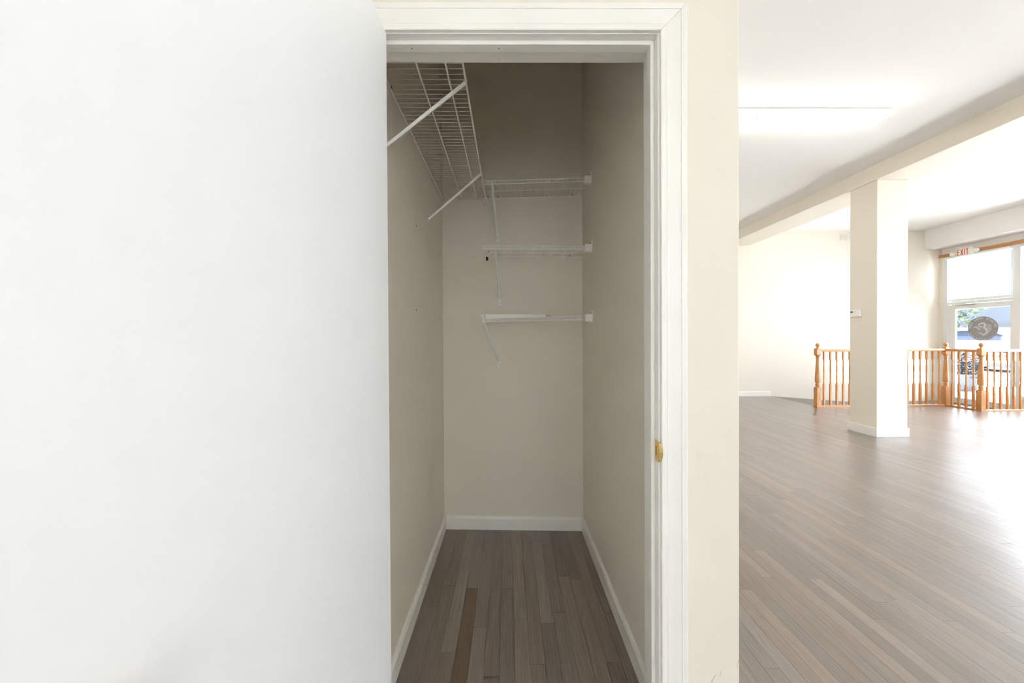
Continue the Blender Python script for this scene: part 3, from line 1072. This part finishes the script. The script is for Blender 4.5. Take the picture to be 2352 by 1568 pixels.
# fixed frame around the street door with the transom light over it
w1 = empty('window_1', (WIN, 6.975, ZT))
tag(w1, 'white framed transom window over the street door', 'window', kind='structure')
part(w1, 'mullion', M['aluminium_white'], FX0, FX1, 7.463, 7.535, ZB, 2.826)
part(w1, 'mullion', M['aluminium_white'], FX0, FX1, 6.387, 6.487, ZB, 2.826)
part(w1, 'transom_bar', M['aluminium_white'], FX0, FX1, 6.487, 7.463, ZT, ZT + 0.050)
part(w1, 'head_rail', M['aluminium_white'], FX0, FX1, 6.487, 7.463, 2.776, 2.826)
part(w1, 'pane', M['pane_glass'], WIN - 0.003, WIN + 0.003, 6.487, 7.463, ZT + 0.050, 2.776, bevel=0)
edges = [6.387, 4.86, 3.33, 1.80, 0.27, -1.26, -2.79]
for k in range(6):
    a1, a0 = edges[k], edges[k + 1] + 0.07
    wn_ = empty('window_%d' % (k + 2), (WIN, (a0 + a1) / 2, -0.02))
    tag(wn_, 'tall shop window bay number %d after the street door' % (k + 1) if k else 'tall shop window bay next to the street door', 'window', kind='structure')
    part(wn_, 'mullion', M['aluminium_white'], FX0, FX1, edges[k + 1], a0, 0.0, 2.826)
    part(wn_, 'sill_rail', M['aluminium_white'], FX0, FX1, a0, a1, 0.10, 0.16)
    part(wn_, 'head_rail', M['aluminium_white'], FX0, FX1, a0, a1, 2.776, 2.826)
    part(wn_, 'pane', M['pane_glass'], WIN - 0.003, WIN + 0.003, a0, a1, 0.16, 2.776, bevel=0)
    part(wn_, 'kick_panel', M['aluminium_white'], WIN - 0.04, WIN + 0.04, a0, a1, -0.30, 0.10)
tag(MB().box(WIN - 0.05, WIN + 0.14, YR, -2.79, -0.3, 2.826).build('wall_shopfront', M['wall_paint']), 'solid cream wall where the shop windows end', 'wall', kind='structure')
tag(part(None, 'trim_2', M['sill_oak'], WIN - 0.072, WIN + 0.05, YR, FAR, 2.826, 2.885), 'thin golden oak strip along the top of the shop windows', 'trim', kind='structure')
tag(part(None, 'trim_3', M['wall_paint'], WIN - 0.06, WIN + 0.06, 7.535, FAR, -0.125, 2.826), 'narrow cream strip between street door frame and far wall', 'trim', kind='structure')

for k, (x0, x1) in enumerate(ADDED_WINS):  # added windows and shades, a soft light source facing the closet
    wn_ = empty('window_%d' % (k + 8), ((x0 + x1) / 2, YR - 0.06, RZ0))
    tag(wn_, 'tall white framed window added in the rear wall as a light source, %s' % ('nearest the hinge-side wall', 'second from the hinge-side wall', 'farthest from the hinge-side wall')[k], 'window', kind='structure')
    for u, v in ((x0, x0 + 0.05), (x1 - 0.05, x1)):
        part(wn_, 'stile', M['aluminium_white'], u, v, YR - 0.11, YR - 0.05, RZ0, RZ1)
    for u, v in ((RZ0, RZ0 + 0.05), (RZ1 - 0.05, RZ1)):
        part(wn_, 'rail', M['aluminium_white'], x0 + 0.05, x1 - 0.05, YR - 0.11, YR - 0.05, u, v)
    part(wn_, 'pane', M['pane_glass'], x0 + 0.05, x1 - 0.05, YR - 0.083, YR - 0.077, RZ0 + 0.05, RZ1 - 0.05, bevel=0)
    sh = empty('roller_shade', ((x0 + x1) / 2, YR - 0.03, RZ0 + 0.02))
    tag(sh, 'added white roller shade softening the light of the added rear window %s' % ('nearest the hinge-side wall', 'second from the hinge-side wall', 'farthest from the hinge-side wall')[k], 'roller shade')
    MB().tube([(x0 + 0.02, YR - 0.025, RZ1 - 0.028), (x1 - 0.02, YR - 0.025, RZ1 - 0.028)], 0.022, 12).build('roller', M['enamel_white'], sh, smooth=True)
    part(sh, 'cloth', M['shade_cloth'], x0 + 0.02, x1 - 0.02, YR - 0.0445, YR - 0.0435, RZ0 + 0.05, RZ1 - 0.03, bevel=0)
    part(sh, 'bottom_bar', M['enamel_white'], x0 + 0.02, x1 - 0.02, YR - 0.048, YR - 0.036, RZ0 + 0.02, RZ0 + 0.055, bevel=0.003)
# roller shade drawn down over the transom
sh = empty('roller_shade', (WIN - 0.075, 6.975, 1.915))
tag(sh, 'white roller shade drawn down over the window above the street door', 'roller shade')
MB().tube([(WIN - 0.085, 6.480, 2.792), (WIN - 0.085, 7.470, 2.792)], 0.022, 12).build('roller', M['enamel_white'], sh, smooth=True)
part(sh, 'cloth', M['shade_cloth'], WIN - 0.0660, WIN - 0.0650, 6.495, 7.430, 1.945, 2.800, bevel=0)
part(sh, 'bottom_bar', M['enamel_white'], WIN - 0.071, WIN - 0.060, 6.490, 7.432, 1.915, 1.950, bevel=0.003)

# exit sign with two emergency lamp heads
EX = 8.785
ex = empty('exit_sign', (EX + 0.05, 7.09, 2.76))
tag(ex, 'white exit sign with red letters and two lamp heads above the street door', 'exit sign')
part(ex, 'housing', M['plastic_white'], EX, EX + 0.05, 6.965, 7.215, 2.765, 2.915, bevel=0.006)
part(ex, 'mount', M['plastic_white'], EX + 0.05, WIN - 0.05, 7.03, 7.15, 2.84, 2.90, bevel=0.003)
for y, sg in ((7.275, 1), (6.905, -1)):
    lh = MB().tube([(EX - 0.006, y, 2.832), (EX + 0.014, y, 2.838), (EX + 0.055, y, 2.850)], [0.038, 0.040, 0.022], 14)
    lo_ = lh.build('lamp_head', M['plastic_white'], ex, smooth=True)
    MB().tube([(EX + 0.03, y, 2.845), (EX + 0.03, y - sg * 0.065, 2.850)], 0.009, 8).build('lamp_arm', M['plastic_white'], lo_)


def sign_letters(parent):
    """E X I T, read from inside the shop (reads along -Y)"""
    zb, zt, st = 2.785, 2.900, 0.0125
    x0, x1 = EX - 0.0018, EX + 0.0005
    y = 7.192
    wd = 0.042

    def bar(b, u0, u1, z0, z1):
        b.box(x0, x1, y - u1, y - u0, z0, z1)
    e = MB()
    bar(e, 0, st, zb, zt)
    for z in (zb, (zb + zt) / 2 - st / 2, zt - st):
        bar(e, 0, wd, z, z + st)
    e.build('letter', M['sign_red'], parent)
    y -= wd + 0.014
    x = MB()
    for s in (0, 1):
        p, q_ = ((0, zb), (wd + .004 - st, zt)) if s == 0 else ((wd + .004 - st, zb), (0, zt))
        quad = [(x0, y - p[0], p[1]), (x0, y - p[0] - st, p[1]), (x0, y - q_[0] - st, q_[1]), (x0, y - q_[0], q_[1])]
        x.hexa(quad, [(x1, v[1], v[2]) for v in quad])
    x.build('letter', M['sign_red'], parent)
    y -= wd + 0.020
    i = MB()
    bar(i, 0, st, zb, zt)
    i.build('letter', M['sign_red'], parent)
    y -= st + 0.012
    t = MB()
    bar(t, 0, wd, zt - st, zt)
    bar(t, wd / 2 - st / 2, wd / 2 + st / 2, zb, zt)
    t.build('letter', M['sign_red'], parent)


sign_letters(ex)

# ------------------------------------------------------------------ outside
tag(MB().box(WIN + 0.05, 12.6, YR - 0.12, 30, -0.34, -0.14).build('sidewalk', M['concrete']), 'pale concrete sidewalk outside the shop door', 'sidewalk', kind='structure')
tag(MB().box(-16, 12.6, -30, YR - 0.12, -0.45, -0.25).build('side_yard', M['concrete']), 'pale concrete yard behind the added rear windows', 'pavement', kind='structure')
tag(MB().box(12.6, 60, -30, 60, -0.45, -0.25).build('parking_lot', M['asphalt']), 'bright sunlit pavement of the parking lot', 'pavement', kind='structure')

# white car standing side-on across the lot
CX, CYF, CZ = 19.6, 12.75, -0.25
car = empty('car', (CX + 0.9, CYF + 2.3, CZ))
tag(car, 'white car with dark windows parked across the lot', 'car')
low = [(0.00, 0.45), (0.02, 0.72), (0.25, 0.92), (1.15, 1.08), (1.45, 1.27), (4.35, 1.30), (4.62, 1.10), (4.66, 0.60), (4.58, 0.30), (0.10, 0.28)]
MB().prism([(CX, CYF + a_, CZ + z_) for a_, z_ in low], [(CX + 1.8, CYF + a_, CZ + z_) for a_, z_ in low]).build('body', M['car_white'], car, bevel=0.05)
bot = [(1.30, 1.26), (2.15, 1.69), (3.90, 1.69), (4.45, 1.28)]
gb = MB()
gb.hexa([(CX + 0.06, CYF + 1.32, CZ + 1.25), (CX + 1.74, CYF + 1.32, CZ + 1.25), (CX + 1.74, CYF + 4.42, CZ + 1.25), (CX + 0.06, CYF + 4.42, CZ + 1.25)],
        [(CX + 0.22, CYF + 2.10, CZ + 1.69), (CX + 1.58, CYF + 2.10, CZ + 1.69), (CX + 1.58, CYF + 4.00, CZ + 1.69), (CX + 0.22, CYF + 4.00, CZ + 1.69)])
gb.build('window_glass', M['car_glass'], car, bevel=0.03)
rf = [(1.22, 1.27), (1.42, 1.27), (2.22, 1.66), (2.9, 1.70), (3.75, 1.68), (4.02, 1.40), (4.12, 1.27), (4.50, 1.28), (4.22, 1.74), (3.6, 1.82), (2.7, 1.82), (2.05, 1.74)]
MB().prism([(CX + 0.10, CYF + a_, CZ + z_) for a_, z_ in rf], [(CX + 1.70, CYF + a_, CZ + z_) for a_, z_ in rf]).build('roof', M['car_white'], car, bevel=0.03)
part(car, 'mirror', M['car_white'], CX - 0.16, CX + 0.02, CYF + 1.48, CYF + 1.72, CZ + 1.28, CZ + 1.46, bevel=0.04)
part(car, 'sill', M['car_black'], CX - 0.01, CX + 1.81, CYF + 0.2, CYF + 4.5, CZ + 0.20, CZ + 0.38, bevel=0.02)
for a_ in (0.85, 3.75):
    for xs in (CX - 0.01, CX + 1.60):
        wh = MB().tube([(xs, CYF + a_, CZ + 0.33), (xs + 0.21, CYF + a_, CZ + 0.33)], 0.33, 24).build('wheel', M['car_black'], car, smooth=True)
        MB().tube([(xs - 0.012, CYF + a_, CZ + 0.33), (xs + 0.05, CYF + a_, CZ + 0.33)], 0.21, 16).build('hub', M['wheel_grey'], wh, smooth=True)
part(car, 'tail_light', M['tail_red'], CX - 0.01, CX + 0.14, CYF + 4.40, CYF + 4.66, CZ + 0.95, CZ + 1.12, bevel=0.02)
part(car, 'side_moulding', M['car_black'], CX - 0.015, CX + 0.01, CYF + 0.9, CYF + 4.1, CZ + 0.62, CZ + 0.70, bevel=0.004)


def leaf_mass(c, rad, n, size, seed, squash=1.0, shell=0.55):
    r_ = random.Random(seed)
    b = MB()
    for _ in range(n):
        while True:
            v = Vector((r_.uniform(-1, 1), r_.uniform(-1, 1), r_.uniform(-1, 1)))
            if shell < v.length < 1:
                break
        wob = 1 + 0.25 * math.sin(4 * v.x + seed) * math.cos(5 * v.y)
        p = Vector(c) + Vector((v.x * rad[0], v.y * rad[1], v.z * rad[2] * squash)) * wob
        u = Vector((r_.gauss(0, 1), r_.gauss(0, 1), r_.gauss(0, 1))).normalized()
        t = u.orthogonal().normalized()
        s = size * r_.uniform(0.6, 1.3)
        b.add([p - u * s, p + t * s * 0.5, p + u * s, p - t * s * 0.5], [(0, 1, 2, 3)])
    return b


def tree(x, y, h, rad, seed, label):
    t = empty('tree', (x, y, -0.25))
    tag(t, label, 'tree', group='trees across the parking lot')
    MB().tube([(x, y, -0.25), (x + 0.05, y, h * 0.4), (x, y + 0.08, h * 0.75)], [0.14, 0.11, 0.05], 9).build('trunk', M['bark'], t, smooth=True)
    for k in range(4):
        a_ = k * 1.6 + seed
        MB().tube([(x, y, h * (0.35 + 0.08 * k)), (x + math.cos(a_) * rad * 0.6, y + math.sin(a_) * rad * 0.6, h * (0.55 + 0.08 * k))], [0.05, 0.02], 6).build('branch', M['bark'], t)
    f = leaf_mass((x, y, h * 0.66), (rad, rad, h * 0.42), 1500, 0.16, seed).build('foliage', M['leaf_green'], t)
    f['kind'] = 'stuff'


tree(24.0, 20.6, 4.8, 1.5, 3, 'light green leafy tree standing before the blue-grey building')
tree(26.0, 23.6, 4.4, 1.2, 5, 'smaller light green tree farther along the front of the building')

bd = empty('building', (32, 22, -0.25))
tag(bd, 'long blue-grey building on the far side of the parking lot', 'building')
part(bd, 'wall', M['facade_blue'], 29, 38, -5, 60, 1.95, 7.0, bevel=0)
part(bd, 'plinth', M['facade_dark'], 28.9, 38, -5, 60, -0.25, 1.95, bevel=0)
part(bd, 'roof_edge', M['aluminium_grey'], 28.7, 38.2, -5.2, 60.2, 7.0, 7.25, bevel=0)
for k in range(9):
    y = 2 + 5.2 * k
    wo = part(bd, 'window', M['aluminium_white'], 28.93, 29.05, y, y + 1.6, 3.6, 5.2, bevel=0)
    part(wo, 'pane', M['car_glass'], 28.91, 29.0, y + 0.08, y + 1.52, 3.68, 5.12, bevel=0)

# planted tub on the sidewalk, seen low through the door glass
pl = empty('potted_shrub', (11.3, 9.15, -0.14))
tag(pl, 'dark bushy shrub with reddish blooms in a grey tub outside the street door', 'potted shrub')
MB().lathe([(0.20, 0), (0.25, 0.05), (0.29, 0.36), (0.31, 0.38), (0.31, 0.42), (0.27, 0.42), (0.26, 0.38)], (11.3, 9.15, -0.14), 20).build('tub', M['planter_grey'], pl, smooth=True)
MB().tube([(11.3, 9.15, 0.2), (11.32, 9.14, 0.55)], [0.03, 0.015], 7).build('stem', M['bark'], pl)
f = leaf_mass((11.3, 9.15, 0.50), (0.36, 0.36, 0.38), 1500, 0.05, 11, shell=0.2).build('foliage', M['leaf_dark'], pl)
f['kind'] = 'stuff'
f = leaf_mass((11.3, 9.15, 0.56), (0.36, 0.36, 0.38), 140, 0.045, 12, shell=0.75).build('blooms', M['bloom_red'], pl)
f['kind'] = 'stuff'
